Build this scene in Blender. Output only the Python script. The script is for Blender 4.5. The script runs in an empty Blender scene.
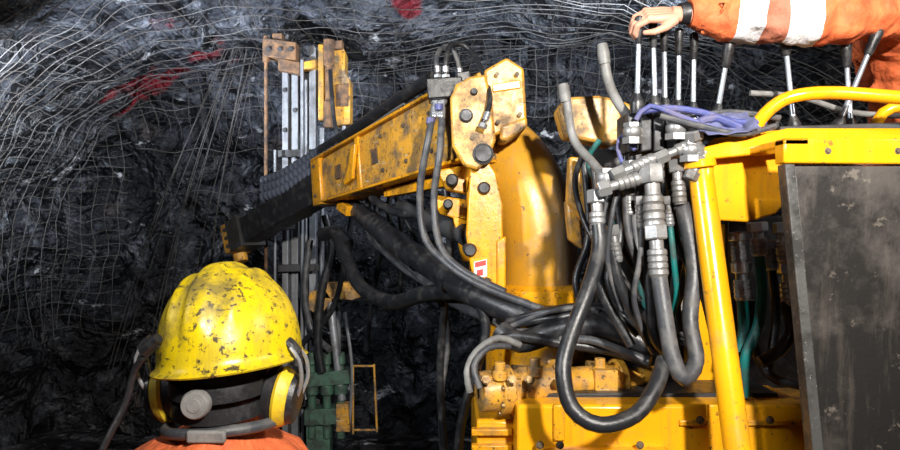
import bpy, bmesh, math, random
from mathutils import Vector, Matrix, noise
random.seed(7)
PI=math.pi
EYE=2.0      # height of the photographer's eye above the drift floor
F=700.0
def S(u,v,y):
    """image pixel (column, row) and a chosen depth along the drift -> world metres"""
    return Vector(((u-450)/F*y, y, EYE+(225-v)/F*y))  # u and v are image pixels, y is a depth picked per part
def SP(pts): return [S(*p) for p in pts]

# ---------------------------------------------------------------- materials
def newmat(name):
    m=bpy.data.materials.new(name); m.use_nodes=True
    nt=m.node_tree; b=nt.nodes['Principled BSDF']
    return m,nt,b
def N(nt,t,**kw):
    n=nt.nodes.new(t)
    for k,v in kw.items(): setattr(n,k,v)
    return n
def tex(nt,scale,detail=6,rough=0.6,stretch=None,kind='ShaderNodeTexNoise'):
    tc=N(nt,'ShaderNodeTexCoord'); mp=N(nt,'ShaderNodeMapping')
    nt.links.new(tc.outputs['Object'],mp.inputs['Vector'])
    if stretch: mp.inputs['Scale'].default_value=stretch
    n=N(nt,kind); n.inputs['Scale'].default_value=scale
    if kind=='ShaderNodeTexNoise':
        n.inputs['Detail'].default_value=detail; n.inputs['Roughness'].default_value=rough
    nt.links.new(mp.outputs[0],n.inputs['Vector'])
    return n
def ramp(nt,src,stops,interp='LINEAR'):
    r=N(nt,'ShaderNodeValToRGB'); r.color_ramp.interpolation=interp
    el=r.color_ramp.elements
    while len(el)<len(stops): el.new(0.5)
    for e,(p,c) in zip(el,stops):
        e.position=p; e.color=(*c,1) if len(c)==3 else c
    nt.links.new(src,r.inputs[0]); return r
def mix(nt,fac,a,b):
    m=N(nt,'ShaderNodeMix',data_type='RGBA')
    if isinstance(fac,float): m.inputs[0].default_value=fac
    else: nt.links.new(fac,m.inputs[0])
    for sock,v in ((m.inputs[6],a),(m.inputs[7],b)):
        if isinstance(v,tuple): sock.default_value=(*v,1)
        else: nt.links.new(v,sock)
    return m.outputs[2]
def bump(nt,b,h,strength=0.3,dist=0.01):
    bp=N(nt,'ShaderNodeBump'); bp.inputs['Strength'].default_value=strength; bp.inputs['Distance'].default_value=dist
    nt.links.new(h,bp.inputs['Height']); nt.links.new(bp.outputs[0],b.inputs['Normal'])
def dirty(name,base,dirt,scale=6,lo=0.45,hi=0.65,rough=0.4,metal=0.0,spots=None,bstr=0.25,scr=None,streak=None,spot_lo=0.60,rub=None):
    m,nt,b=newmat(name)
    n1=tex(nt,scale,8,0.65); r1=ramp(nt,n1.outputs['Fac'],[(lo,(0,0,0)),(hi,(1,1,1))])
    n0=tex(nt,scale*0.45,4,0.5)
    shade=ramp(nt,n0.outputs['Fac'],[(0.35,tuple(x*0.78 for x in base)),(0.65,base)])
    col=mix(nt,r1.outputs[0],shade.outputs[0],dirt)
    if rub:   # paint rubbed to bare metal on one side of the casting: (colour, x0, x1)
        tc=N(nt,'ShaderNodeTexCoord'); sp=N(nt,'ShaderNodeSeparateXYZ'); nt.links.new(tc.outputs['Object'],sp.inputs[0])
        nn=tex(nt,7,6,0.7,stretch=(2,2,0.6)); ad=N(nt,'ShaderNodeMath',operation='MULTIPLY_ADD')
        nt.links.new(nn.outputs['Fac'],ad.inputs[0]); ad.inputs[1].default_value=0.30; nt.links.new(sp.outputs[0],ad.inputs[2])
        mr=N(nt,'ShaderNodeMapRange'); nt.links.new(ad.outputs[0],mr.inputs[0]); mr.inputs[1].default_value=rub[1]+0.15; mr.inputs[2].default_value=rub[2]+0.15
        n9=tex(nt,9,6,0.7,stretch=(3,3,0.5)); rc=ramp(nt,n9.outputs['Fac'],[(0.35,tuple(c*0.55 for c in rub[0])),(0.65,rub[0])])
        col=mix(nt,mr.outputs[0],col,rc.outputs[0])
    if streak:
        n5=tex(nt,5,7,0.7,stretch=(4,4,0.55)); r5=ramp(nt,n5.outputs['Fac'],[(0.50,(0,0,0)),(0.72,(0.8,0.8,0.8))])
        col=mix(nt,r5.outputs[0],col,streak)
    if spots:
        n2=tex(nt,scale*7,6,0.7); r2=ramp(nt,n2.outputs['Fac'],[(spot_lo,(0,0,0)),(spot_lo+0.06,(1,1,1))])
        col=mix(nt,r2.outputs[0],col,spots)
    if scr:
        n3=tex(nt,14,5,0.7,stretch=(0.5,1,5)); r3=ramp(nt,n3.outputs['Fac'],[(0.62,(0,0,0)),(0.67,(1,1,1))])
        col=mix(nt,r3.outputs[0],col,scr)
    nt.links.new(col,b.inputs['Base Color'])
    b.inputs['Metallic'].default_value=metal
    rr=ramp(nt,n1.outputs['Fac'],[(lo,(rough,)*3),(hi,(min(1,rough+0.35),)*3)])
    nt.links.new(rr.outputs[0],b.inputs['Roughness'])
    nb=tex(nt,scale*5,6,0.7); bump(nt,b,nb.outputs['Fac'],bstr,0.006)
    return m
def plain(name,c,rough,metal=0.0):
    m,nt,b=newmat(name); n=tex(nt,5,3,0.5); r=ramp(nt,n.outputs['Fac'],[(0.4,tuple(x*0.8 for x in c)),(0.6,c)])
    nt.links.new(r.outputs[0],b.inputs['Base Color']); b.inputs['Roughness'].default_value=rough; b.inputs['Metallic'].default_value=metal; return m
YEL=dirty('yellow_paint',(0.80,0.35,0.007),(0.19,0.10,0.025),7,0.50,0.70,0.26,spots=(0.09,0.05,0.022),streak=(0.30,0.155,0.03),spot_lo=0.58)
YELW=dirty('worn_yellow_paint',(0.68,0.335,0.035),(0.15,0.10,0.055),8,0.45,0.62,0.34,spots=(0.05,0.035,0.022),scr=(0.44,0.39,0.29),streak=(0.22,0.14,0.06),spot_lo=0.57)
YELB=dirty('bright_yellow_paint',(0.86,0.385,0.006),(0.44,0.20,0.02),4.5,0.54,0.76,0.22,spots=(0.24,0.12,0.025),bstr=0.12,streak=(0.50,0.23,0.02),spot_lo=0.60)
ELB=dirty('rubbed_elbow_paint',(0.72,0.35,0.025),(0.32,0.19,0.07),5,0.50,0.70,0.28,metal=0.1,spots=(0.14,0.09,0.05),rub=((0.42,0.34,0.26),0.44,0.54),streak=(0.42,0.25,0.09),spot_lo=0.62)
RUST=dirty('rusty_metal',(0.20,0.10,0.04),(0.06,0.04,0.03),14,0.4,0.6,0.7)
STEEL=dirty('worn_steel',(0.34,0.345,0.35),(0.11,0.10,0.09),7,0.44,0.68,0.34,metal=0.6)
RAIL=dirty('feed_rail_steel',(0.27,0.285,0.31),(0.11,0.11,0.12),8,0.42,0.70,0.38,metal=0.3,streak=(0.09,0.085,0.08))
STEELB=plain('polished_steel',(0.50,0.52,0.55),0.28,0.7)
STEELD=dirty('dark_steel',(0.06,0.063,0.07),(0.028,0.026,0.024),9,0.4,0.65,0.42,metal=0.35)
BOLT=dirty('dull_bolt',(0.16,0.12,0.07),(0.06,0.05,0.04),9,0.4,0.65,0.5,metal=0.3)
RUB=dirty('black_rubber',(0.016,0.017,0.020),(0.055,0.053,0.051),14,0.5,0.72,0.33)
RUBG=dirty('dusty_grey_hose',(0.048,0.051,0.059),(0.12,0.115,0.11),14,0.45,0.7,0.40)
BLK=dirty('black_plastic',(0.013,0.013,0.015),(0.030,0.030,0.032),20,0.5,0.7,0.35)
TEAL=dirty('teal_hose',(0.0,0.13,0.12),(0.025,0.055,0.05),16,0.45,0.65,0.4)
BLUE=dirty('blue_cable',(0.06,0.075,0.24),(0.11,0.10,0.17),16,0.45,0.65,0.45)
GREEN=dirty('green_paint',(0.06,0.14,0.095),(0.03,0.045,0.036),12,0.42,0.6,0.45)
BRASS=dirty('brass_fitting',(0.40,0.26,0.11),(0.17,0.10,0.05),20,0.45,0.7,0.38,metal=0.6)
BGHOSE=plain('blue_grey_ribbed_hose',(0.085,0.098,0.135),0.36)
PLATE=dirty('scuffed_dark_plate',(0.020,0.018,0.017),(0.055,0.046,0.040),2.3,0.46,0.62,0.34,metal=0.15,spots=(0.11,0.095,0.08),bstr=0.4,spot_lo=0.61,streak=(0.075,0.064,0.055))
GREY=dirty('dusty_grey_part',(0.20,0.20,0.195),(0.08,0.075,0.07),16,0.45,0.7,0.5)
EDGE=dirty('panel_edge_steel',(0.065,0.064,0.062),(0.025,0.024,0.023),9,0.45,0.6,0.5,metal=0.2,spots=(0.16,0.15,0.14))
HELM=dirty('scratched_helmet_shell',(0.66,0.49,0.006),(0.18,0.135,0.02),9,0.49,0.64,0.28,spots=(0.065,0.05,0.02),scr=(0.08,0.06,0.02),bstr=0.12,streak=(0.31,0.235,0.03),spot_lo=0.55)
MUFF=dirty('yellow_earmuff_cup',(0.62,0.43,0.02),(0.2,0.14,0.04),20,0.48,0.7,0.4)
SKIN=dirty('skin',(0.55,0.28,0.19),(0.45,0.21,0.14),12,0.4,0.7,0.5,bstr=0.15)
HAIR=dirty('dark_hair',(0.035,0.024,0.018),(0.07,0.05,0.035),60,0.4,0.6,0.6,bstr=0.8)
WHT=dirty('reflective_tape',(0.78,0.79,0.80),(0.55,0.55,0.55),20,0.5,0.8,0.4)
RED=dirty('red_label',(0.65,0.03,0.02),(0.4,0.05,0.03),20,0.5,0.8,0.5)
WIRE=dirty('galvanised_wire',(0.11,0.105,0.103),(0.045,0.038,0.033),2,0.42,0.58,0.6,metal=0.0)
EYEW=dirty('eye_white',(0.8,0.8,0.78),(0.7,0.7,0.68),20,0.5,0.8,0.2)
LIPS=dirty('lips',(0.42,0.14,0.11),(0.35,0.1,0.08),20,0.5,0.8,0.5)

def jacket_mat(name,bands,trouser_z):
    m,nt,b=newmat(name)
    tc=N(nt,'ShaderNodeTexCoord'); sp=N(nt,'ShaderNodeSeparateXYZ'); nt.links.new(tc.outputs['Object'],sp.inputs[0])
    n=tex(nt,14,6,0.6)
    base=ramp(nt,n.outputs['Fac'],[(0.35,(0.46,0.085,0.025)),(0.65,(0.70,0.155,0.045))]).outputs[0]
    ax={'x':0,'y':1,'z':2}
    def within(o,lo,hi):
        a=N(nt,'ShaderNodeMath',operation='GREATER_THAN'); nt.links.new(o,a.inputs[0]); a.inputs[1].default_value=lo
        c=N(nt,'ShaderNodeMath',operation='LESS_THAN'); nt.links.new(o,c.inputs[0]); c.inputs[1].default_value=hi
        d=N(nt,'ShaderNodeMath',operation='MULTIPLY'); nt.links.new(a.outputs[0],d.inputs[0]); nt.links.new(c.outputs[0],d.inputs[1])
        return d.outputs[0]
    for A,lo,hi,col,B,lo2,hi2 in bands:
        w=within(sp.outputs[ax[A]],lo,hi); w2=within(sp.outputs[ax[B]],lo2,hi2)
        d=N(nt,'ShaderNodeMath',operation='MULTIPLY'); nt.links.new(w,d.inputs[0]); nt.links.new(w2,d.inputs[1])
        base=mix(nt,d.outputs[0],base,col)
    w=within(sp.outputs[2],-5,trouser_z)
    base=mix(nt,w,base,(0.03,0.04,0.09))
    nt.links.new(base,b.inputs['Base Color']); b.inputs['Roughness'].default_value=0.75
    nb=tex(nt,9,5,0.5,stretch=(1.5,1,1)); bump(nt,b,nb.outputs['Fac'],0.9,0.035)
    return m

def rock_mat(name,paint=True):
    m,nt,b=newmat(name)
    n1=tex(nt,0.8,8,0.62); n2=tex(nt,4.2,10,0.68)
    tc=N(nt,'ShaderNodeTexCoord'); wn=tex(nt,2.2,4,0.6)
    wv=N(nt,'ShaderNodeVectorMath',operation='MULTIPLY_ADD'); nt.links.new(wn.outputs['Color'],wv.inputs[0]); wv.inputs[1].default_value=(0.5,0.5,0.5); nt.links.new(tc.outputs['Object'],wv.inputs[2])
    def vor(sc):
        v=N(nt,'ShaderNodeTexVoronoi'); v.inputs['Scale'].default_value=sc; nt.links.new(wv.outputs[0],v.inputs['Vector']); return v
    v1=vor(2.1); v2=vor(5.5); v3=vor(15)
    c1=ramp(nt,n1.outputs['Fac'],[(0.38,(0.009,0.010,0.012)),(0.50,(0.022,0.024,0.030)),(0.60,(0.060,0.065,0.080)),(0.72,(0.15,0.16,0.19))])
    m2=ramp(nt,n2.outputs['Fac'],[(0.56,(0,0,0)),(0.66,(0.75,0.75,0.75))])
    col=mix(nt,m2.outputs[0],c1.outputs[0],(0.17,0.185,0.22))
    m3=ramp(nt,n2.outputs['Fac'],[(0.40,(1,1,1)),(0.50,(0,0,0))])
    col=mix(nt,m3.outputs[0],col,(0.008,0.008,0.010))
    n4=tex(nt,2.1,6,0.65); m4=ramp(nt,n4.outputs['Fac'],[(0.60,(0,0,0)),(0.70,(0.7,0.7,0.7))])
    col=mix(nt,m4.outputs[0],col,(0.07,0.05,0.038))
    n6=tex(nt,2.4,7,0.66,stretch=(1,1,1.8)); m6=ramp(nt,n6.outputs['Fac'],[(0.63,(0,0,0)),(0.67,(1,1,1))])
    col=mix(nt,m6.outputs[0],col,(0.46,0.47,0.50))
    if paint:
        for (cx,cy,cz,sx,sy_,sz,ang) in ((-2.85,6.4,3.36,0.65,1.8,0.15,0.35),(-2.2,6.4,3.52,0.55,1.8,0.11,0.1),(-3.2,6.4,3.16,0.35,1.8,0.12,0.5),(-0.34,5.3,3.70,0.20,0.9,0.13,0.0)):
            mp=N(nt,'ShaderNodeMapping'); nt.links.new(tc.outputs['Object'],mp.inputs[0])
            mp.vector_type='TEXTURE'
            mp.inputs['Location'].default_value=(cx,cy,cz); mp.inputs['Rotation'].default_value=(0,-ang,0); mp.inputs['Scale'].default_value=(sx,sy_,sz)
            g=N(nt,'ShaderNodeTexGradient',gradient_type='SPHERICAL'); nt.links.new(mp.outputs[0],g.inputs[0])
            nn=tex(nt,5,6,0.7); 
            mu=N(nt,'ShaderNodeMath',operation='MULTIPLY'); nt.links.new(g.outputs['Fac'],mu.inputs[0]); nt.links.new(nn.outputs['Fac'],mu.inputs[1])
            r=ramp(nt,mu.outputs[0],[(0.15,(0,0,0)),(0.25,(0.9,0.9,0.9))])
            col=mix(nt,r.outputs[0],col,(0.22,0.008,0.016))
    nt.links.new(col,b.inputs['Base Color'])
    b.inputs['Roughness'].default_value=0.40
    def madd(src,k,add):
        a=N(nt,'ShaderNodeMath',operation='MULTIPLY_ADD'); nt.links.new(src,a.inputs[0]); a.inputs[1].default_value=k; nt.links.new(add,a.inputs[2]); return a.outputs[0]
    hf=N(nt,'ShaderNodeMath',operation='MULTIPLY'); nt.links.new(n2.outputs['Fac'],hf.inputs[0]); hf.inputs[1].default_value=0.7
    h=madd(v3.outputs['Distance'],0.20,hf.outputs[0]); h=madd(v2.outputs['Distance'],0.9,h); h=madd(v1.outputs['Distance'],2.4,h)
    bump(nt,b,h,1.0,0.20)
    return m
ROCK=rock_mat('wet_dark_rock'); 

# ---------------------------------------------------------------- mesh tools
def empty(name):
    e=bpy.data.objects.new(name,None); bpy.context.collection.objects.link(e); e.empty_display_size=0.1; return e
def finish(name,bm,mat,parent=None,bevel=0.0,angle=35,subsurf=0):
    bmesh.ops.recalc_face_normals(bm,faces=bm.faces[:])
    me=bpy.data.meshes.new(name); bm.to_mesh(me); bm.free()
    for p in me.polygons: p.use_smooth=True
    me.set_sharp_from_angle(angle=math.radians(angle))
    o=bpy.data.objects.new(name,me); bpy.context.collection.objects.link(o); me.materials.append(mat)
    if bevel>0:
        b=o.modifiers.new('bevel','BEVEL'); b.width=bevel; b.segments=2; b.limit_method='ANGLE'; b.angle_limit=math.radians(40)
    if parent: o.parent=parent
    return o
def prism(bm,poly,ext):
    ext=Vector(ext)
    a=[bm.verts.new(p) for p in poly]; c=[bm.verts.new(Vector(p)+ext) for p in poly]
    n=len(a); bm.faces.new(a); bm.faces.new(c[::-1])
    for i in range(n): bm.faces.new((a[i],c[i],c[(i+1)%n],a[(i+1)%n]))
def plate(bm,pts,y,t):
    prism(bm,[S(u,v,y) for u,v in pts],(0,t,0))
def frame(d,up=Vector((0,0,1))):
    d=d.normalized(); s=d.cross(up)
    if s.length<1e-3: s=d.cross(Vector((0,1,0)))
    s.normalize(); return s,s.cross(d).normalized()
def beam(bm,p0,p1,w0,h0,w1=None,h1=None,up=Vector((0,0,1))):
    w1=w0 if w1 is None else w1; h1=h0 if h1 is None else h1
    s,t=frame(p1-p0,up); vs=[]
    for p,w,h in((p0,w0,h0),(p1,w1,h1)):
        vs.append([bm.verts.new(p+s*(a*w/2)+t*(b*h/2)) for a,b in((-1,-1),(1,-1),(1,1),(-1,1))])
    bm.faces.new(vs[0]); bm.faces.new(vs[1][::-1])
    for i in range(4): bm.faces.new((vs[0][i],vs[0][(i+1)%4],vs[1][(i+1)%4],vs[1][i]))
def box(bm,x0,x1,y0,y1,z0,z1):
    prism(bm,[Vector((x0,y0,z0)),Vector((x1,y0,z0)),Vector((x1,y0,z1)),Vector((x0,y0,z1))],(0,y1-y0,0))
def lathe(bm,p0,p1,prof,seg=20,sy=1.0):
    d=p1-p0; s,t=frame(d); rings=[]
    for a,r in prof:
        c=p0+d*a
        if r<1e-6: rings.append([bm.verts.new(c)])
        else: rings.append([bm.verts.new(c+s*(r*math.cos(2*PI*i/seg))+t*(r*sy*math.sin(2*PI*i/seg))) for i in range(seg)])
    for A,B in zip(rings,rings[1:]):
        for i in range(seg):
            j=(i+1)%seg
            if len(A)==1 and len(B)==1: continue
            if len(A)==1: bm.faces.new((A[0],B[i],B[j]))
            elif len(B)==1: bm.faces.new((A[i],A[j],B[0]))
            else: bm.faces.new((A[i],A[j],B[j],B[i]))
    if len(rings[0])>1: bm.faces.new(rings[0])
    if len(rings[-1])>1: bm.faces.new(rings[-1][::-1])
def cyl(bm,p0,p1,r,seg=16): lathe(bm,p0,p1,[(0,r),(1,r)],seg)
def catmull(pts,rad,step):
    n=len(pts); out=[];rr=[]
    for i in range(n-1):
        p0=pts[max(i-1,0)];p1=pts[i];p2=pts[i+1];p3=pts[min(i+2,n-1)]
        k=max(2,int((p2-p1).length/step))
        for j in range(k):
            t=j/k
            out.append(0.5*((2*p1)+(p2-p0)*t+(2*p0-5*p1+4*p2-p3)*t*t+(3*p1-p0-3*p2+p3)*t**3))
            rr.append(rad[i]*(1-t)+rad[i+1]*t)
    out.append(pts[-1].copy()); rr.append(rad[-1]); return out,rr
def tube(bm,pts,r,seg=10,step=0.03,rib=0.0,pitch=0.02,ends=True,wob=0.0):
    pts=[Vector(p) for p in pts]
    rad=list(r) if isinstance(r,(list,tuple)) else [r]*len(pts)
    if rib: step=pitch/4
    P,R=catmull(pts,rad,step)
    rings=[]; L=0; nrm=None
    for i,p in enumerate(P):
        d=(P[min(i+1,len(P)-1)]-P[max(i-1,0)])
        if d.length<1e-9: d=Vector((0,0,1))
        d.normalize()
        if nrm is None: nrm=frame(d)[0]
        nrm=(nrm-d*nrm.dot(d)); 
        if nrm.length<1e-6: nrm=frame(d)[0]
        nrm.normalize(); bi=d.cross(nrm)
        if i: L+=(P[i]-P[i-1]).length
        rr=R[i]*(1+(rib*math.cos(2*PI*L/pitch) if rib else 0))
        rings.append([bm.verts.new(p+nrm*(rr*math.cos(2*PI*k/seg))+bi*(rr*math.sin(2*PI*k/seg))) for k in range(seg)])
    for A,B in zip(rings,rings[1:]):
        for k in range(seg): bm.faces.new((A[k],A[(k+1)%seg],B[(k+1)%seg],B[k]))
    if ends: bm.faces.new(rings[0]); bm.faces.new(rings[-1][::-1])
def ball(bm,c,rx,ry=None,rz=None,seg=20):
    ry=ry or rx; rz=rz or rx
    r=bmesh.ops.create_uvsphere(bm,u_segments=seg,v_segments=seg//2+2,radius=1)
    for v in r['verts']: v.co=Vector((v.co.x*rx,v.co.y*ry,v.co.z*rz))+c
def fitting(bm,p0,p1,r):
    d=p1-p0
    lathe(bm,p0,p0+d*0.28,[(0,r*1.45),(0.1,r*1.6),(0.9,r*1.6),(1,r*1.45)],6)
    lathe(bm,p0+d*0.28,p0+d*0.46,[(0,r*0.95),(1,r*0.95)],14)
    prof=[(0,r*1.1)]
    for i in range(4): prof+= [(0.05+i*0.23,r*1.32),(0.19+i*0.23,r*1.32),(0.24+i*0.23,r*1.18)]
    prof+=[(1,r*1.1)]
    lathe(bm,p0+d*0.46,p1,prof,14)
def bolt(bm,c,d,r):
    d=Vector(d).normalized(); lathe(bm,c,c+d*r*0.9,[(0,r),(0.85,r),(1,r*0.8)],6); lathe(bm,c-d*r*0.1,c+d*r*0.2,[(0,r*1.4),(1,r*1.4)],14)

# ---------------------------------------------------------------- rock drift
def disp(p):
    q=p*0.55
    d=0.30*noise.fractal(q,0.9,2.1,3)
    dv=noise.voronoi(p*1.15)[0]; d+=0.30*(dv[1]-dv[0])
    dv=noise.voronoi(p*3.1+Vector((3,1,7)))[0]; d+=0.10*(dv[1]-dv[0])
    d+=0.05*noise.fractal(p*4,0.9,2.1,3)
    return d
A_,B_=3.95,3.72
def arch(phi,y):
    c,s=math.cos(phi),math.sin(phi)
    x=A_*math.copysign(abs(c)**0.62,c); z=B_*abs(s)**0.62
    p=Vector((x,y,z)); n=Vector((-x*0.6,0,1.5-z)); n.normalize(); return p,n
def grid(name,f,nu,nv,mat):
    V=[f(i/nu,j/nv) for i in range(nu+1) for j in range(nv+1)]
    w=nv+1
    Fc=[(i*w+j,(i+1)*w+j,(i+1)*w+j+1,i*w+j+1) for i in range(nu) for j in range(nv)]
    me=bpy.data.meshes.new(name); me.from_pydata([tuple(v) for v in V],[],Fc); me.update()
    o=bpy.data.objects.new(name,me); bpy.context.collection.objects.link(o); me.materials.append(mat); return o
def archf(a,b,y0=-2.0,y1=7.2):
    def f(s,t):
        p,n=arch(PI*(a+(b-a)*s),y0+(y1-y0)*t); return p+n*disp(p)
    return f
grid('wall_right',archf(0.0,0.25),30,60,ROCK)
grid('ceiling',archf(0.25,0.75),110,130,ROCK)
grid('wall_left',archf(0.75,1.0),50,130,ROCK)
def backp(x,z):
    p=Vector((x,6.85,z)); k=max(0,(z-2.4))
    return p+Vector((0,-disp(p)-0.22*k*k,0))
grid('wall_back',lambda s,t: backp(-4.3+8.6*s,-0.1+4.3*t),220,110,ROCK)
def floorf(s,t):
    p=Vector((-4.2+8.4*s,-2+9.2*t,0)); p.z=0.05*noise.fractal(p*1.5,0.9,2,4); return p
grid('floor',floorf,60,60,ROCK)

def wires(name,lines,r,mat,parent=None):
    cu=bpy.data.curves.new(name,'CURVE'); cu.dimensions='3D'; cu.bevel_depth=r; cu.bevel_resolution=0; cu.resolution_u=1
    for L in lines:
        sp=cu.splines.new('POLY'); sp.points.add(len(L)-1)
        for k,p in enumerate(L): sp.points[k].co=(*p,1)
    o=bpy.data.objects.new(name,cu); bpy.context.collection.objects.link(o); cu.materials.append(mat)
    if parent: o.parent=parent
    return o
def smooth_d(p): 
    dv=noise.voronoi(p*1.15)[0]
    return 0.30*noise.fractal(p*0.55,0.9,2.1,1)+0.20+0.12*(dv[1]-dv[0])
def wob(p,a=0.02): return Vector((noise.noise(p*3+Vector((1,2,3))),0,noise.noise(p*3+Vector((9,2,3)))))*a
def bw(x,z):
    p=Vector((x,6.85,z)); k=max(0,(z-2.4)); q=p+Vector((0,-smooth_d(p)-0.22*k*k,0)); return q+wob(q,0.08)
def aw(phi,y):
    p,n=arch(PI*phi,y); q=p+n*smooth_d(p); return q+wob(q,0.06)
lines=[]
x=-3.9
while x<3.9:
    zl=2.85+0.45*noise.noise(Vector((x*0.7,0,3)))
    if x<-3.1: zl=1.0
    lines.append([bw(x,zl+(4.0-zl)*k/24) for k in range(25)]); x+=0.12
z=1.0
while z<3.9:
    x1=3.9 if z>2.95 else -3.1
    lines.append([bw(-3.9+(x1+3.9)*k/90,z) for k in range(91)]); z+=0.12
ph=0.12
while ph<0.97:
    lines.append([aw(ph,3.2+3.5*k/40) for k in range(41)]); ph+=0.0118
y=3.2
while y<6.6:
    lines.append([aw(0.12+0.85*k/110,y) for k in range(111)]); y+=0.15
wires('rock_support_wire_mesh',lines,0.0029,WIRE)
lines=[]
for i in range(13):
    t=i/12; a=S(262-40*t+random.uniform(-8,8),40+10*t,6.0); b=S(232-125*t+random.uniform(-10,10),330+80*random.random(),6.1)
    mid=(a+b)/2+Vector((random.uniform(-.05,.05),0,random.uniform(-.05,0.05)))+Vector((-0.10,0,0))
    L,_=catmull([a,mid,b],[1,1,1],0.15); lines.append(L)
for i in range(6):
    z=3.0-0.36*i; lines.append([Vector((-2.75+0.28*i*0.3+1.2*k/12,6.02+0.02*math.sin(k),z+0.02*math.sin(k*1.3+i))) for k in range(13)])
wires('hanging_wire_strands',lines,0.0026,WIRE)

# ---------------------------------------------------------------- drill rig: carrier, turret, boom
rig=empty('rock_drilling_rig')
bm=bmesh.new()
box(bm,0.235,1.26,2.45,3.35,0.62,1.37)
box(bm,0.1,0.30,2.62,3.3,0.62,1.27)
box(bm,0.30,0.76,2.40,2.46,0.9,1.225)
finish('carrier_deck',bm,YELB,rig,0.012)
bm=bmesh.new(); box(bm,0.27,1.2,2.56,3.25,1.365,1.385)
finish('dark_gap_sheet',bm,BLK,rig,0.004)  # added black sheet, darkens the deck top so the swing cylinder stands out
bm=bmesh.new()
box(bm,1.24,2.3,2.40,3.9,0.62,1.36); box(bm,0.3,2.3,3.2,4.2,0.55,1.2)
finish('carrier_chassis',bm,YELW,rig,0.02)
bm=bmesh.new(); 
for k in range(4): box(bm,0.08,0.23,2.585,2.62,1.22-0.06*k,1.245-0.06*k)
box(bm,0.36,0.40,2.43,2.45,1.25,1.375); box(bm,0.9,0.94,2.43,2.45,0.9,1.375)
box(bm,0.80,1.22,2.435,2.45,1.30,1.32)
finish('deck_ribs',bm,YEL,rig,0.004)
bm=bmesh.new()
for uu,vv in ((560,445),(640,445),(540,445),(700,420),(770,420)): bolt(bm,S(uu,vv,2.40),(0,-1,0),0.010)
finish('deck_bolts',bm,BOLT,rig)
bm=bmesh.new()
for wx,wy in ((0.55,2.75),(0.55,3.85),(2.1,2.75),(2.1,3.85)):
    lathe(bm,Vector((wx-0.17,wy,0.45)),Vector((wx+0.17,wy,0.45)),[(0,0.2),(0.02,0.36),(0.12,0.45),(0.88,0.45),(0.98,0.36),(1,0.2)],32)
finish('tyres',bm,RUB,rig)

# turret
bm=bmesh.new()
tube(bm,SP([(539,300,3.3),(539,262,3.3),(536,228,3.3),(528,195,3.32),(512,165,3.36),(492,144,3.4),(470,132,3.42)]),[0.182,0.182,0.184,0.188,0.185,0.17,0.15],seg=44,step=0.03)
finish('turret_elbow',bm,ELB,rig)
bm=bmesh.new()
lathe(bm,S(541,330,3.3),S(541,283,3.3),[(0,0.25),(0.45,0.25),(0.46,0.215),(0.62,0.215),(0.63,0.235),(0.9,0.235),(0.95,0.20),(1,0.19)],44)
lathe(bm,Vector((0.429,3.3,1.2)),S(541,330,3.3),[(0,0.26),(1,0.26)],40)
finish('slew_bearing_ring',bm,YEL,rig,0.004)
bm=bmesh.new()
for k in range(14):
    a=2*PI*k/14; c=S(541,297,3.3)+Vector((0.222*math.cos(a),0.222*math.sin(a),0.02)); bolt(bm,c,(0,0,1),0.011)
finish('slew_ring_bolts',bm,BOLT,rig)
bm=bmesh.new()
plate(bm,[(470,168),(486,158),(496,172),(503,205),(503,296),(484,304),(474,290),(466,235)],3.04,0.05)
plate(bm,[(470,168),(486,158),(496,172),(500,205),(500,296),(484,304),(474,290),(466,235)],3.36,0.05)
plate(bm,[(466,178),(476,170),(480,300),(472,290)],3.08,0.30)
plate(bm,[(497,240),(506,236),(506,296),(497,296)],3.02,0.03)
finish('turret_cheeks',bm,YEL,rig,0.008)
bm=bmesh.new()
plate(bm,[(436,170),(470,164),(494,178),(490,198),(446,190)],3.16,0.12)
plate(bm,[(430,194),(470,200),(478,226),(440,214)],3.25,0.10)
plate(bm,[(452,214),(486,222),(488,262),(462,262)],3.25,0.10)
finish('lift_bracket',bm,YEL,rig,0.008)
bm=bmesh.new()
lathe(bm,S(400,205,3.7),S(478,240,3.2),[(0,0.03),(0.4,0.03),(0.41,0.055),(0.98,0.055),(1,0.04)],20)
for u,v,r in ((452,180,.028),(484,188,.028),(448,204,.022),(470,250,.03),(487,282,.02)):
    c=S(u,v,3.03); lathe(bm,c+Vector((0,0.3,0)),c-Vector((0,0.02,0)),[(0,r),(0.95,r),(1,r*0.7)],18)
finish('lift_ram',bm,STEELD,rig)
# boom head
bm=bmesh.new()
plate(bm,[(450,98),(456,84),(470,76),(486,74),(492,100),(496,140),(488,160),(478,170),(464,166),(452,146)],2.98,0.05)
plate(bm,[(454,92),(474,74),(494,66),(507,60),(521,68),(525,118),(506,129),(498,145),(480,166),(466,160),(454,140)],3.24,0.05)
plate(bm,[(484,70),(507,57),(524,68),(527,119),(508,131),(492,136),(486,100)],3.0,0.25)
plate(bm,[(460,95),(486,82),(486,150),(462,150)],3.03,0.22)
plate(bm,[(500,126),(527,116),(528,126),(508,140),(500,140)],2.99,0.2)
finish('boom_head',bm,YELW,rig,0.012)
bm=bmesh.new()
plate(bm,[(492,84),(520,80),(521,88),(493,92)],2.99,0.02)
finish('boom_head_ribs',bm,YEL,rig,0.004)
bm=bmesh.new()
for u,v,r in ((483,154,0.045),(466,116,0.03),(474,92,0.016)):
    c=S(u,v,2.98); lathe(bm,c+Vector((0,0.36,0)),c-Vector((0,0.03,0)),[(0,r),(0.94,r),(0.95,r*0.8),(1,r*0.75)],24)
finish('boom_head_pins',bm,STEELD,rig)
bm=bmesh.new()
for u,v in ((517,74),(520,114),(497,74),(498,122),(472,138)):
    bolt(bm,S(u,v,2.975),(0,-1,0),0.007)
finish('boom_head_bolts',bm,BOLT,rig)
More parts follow.
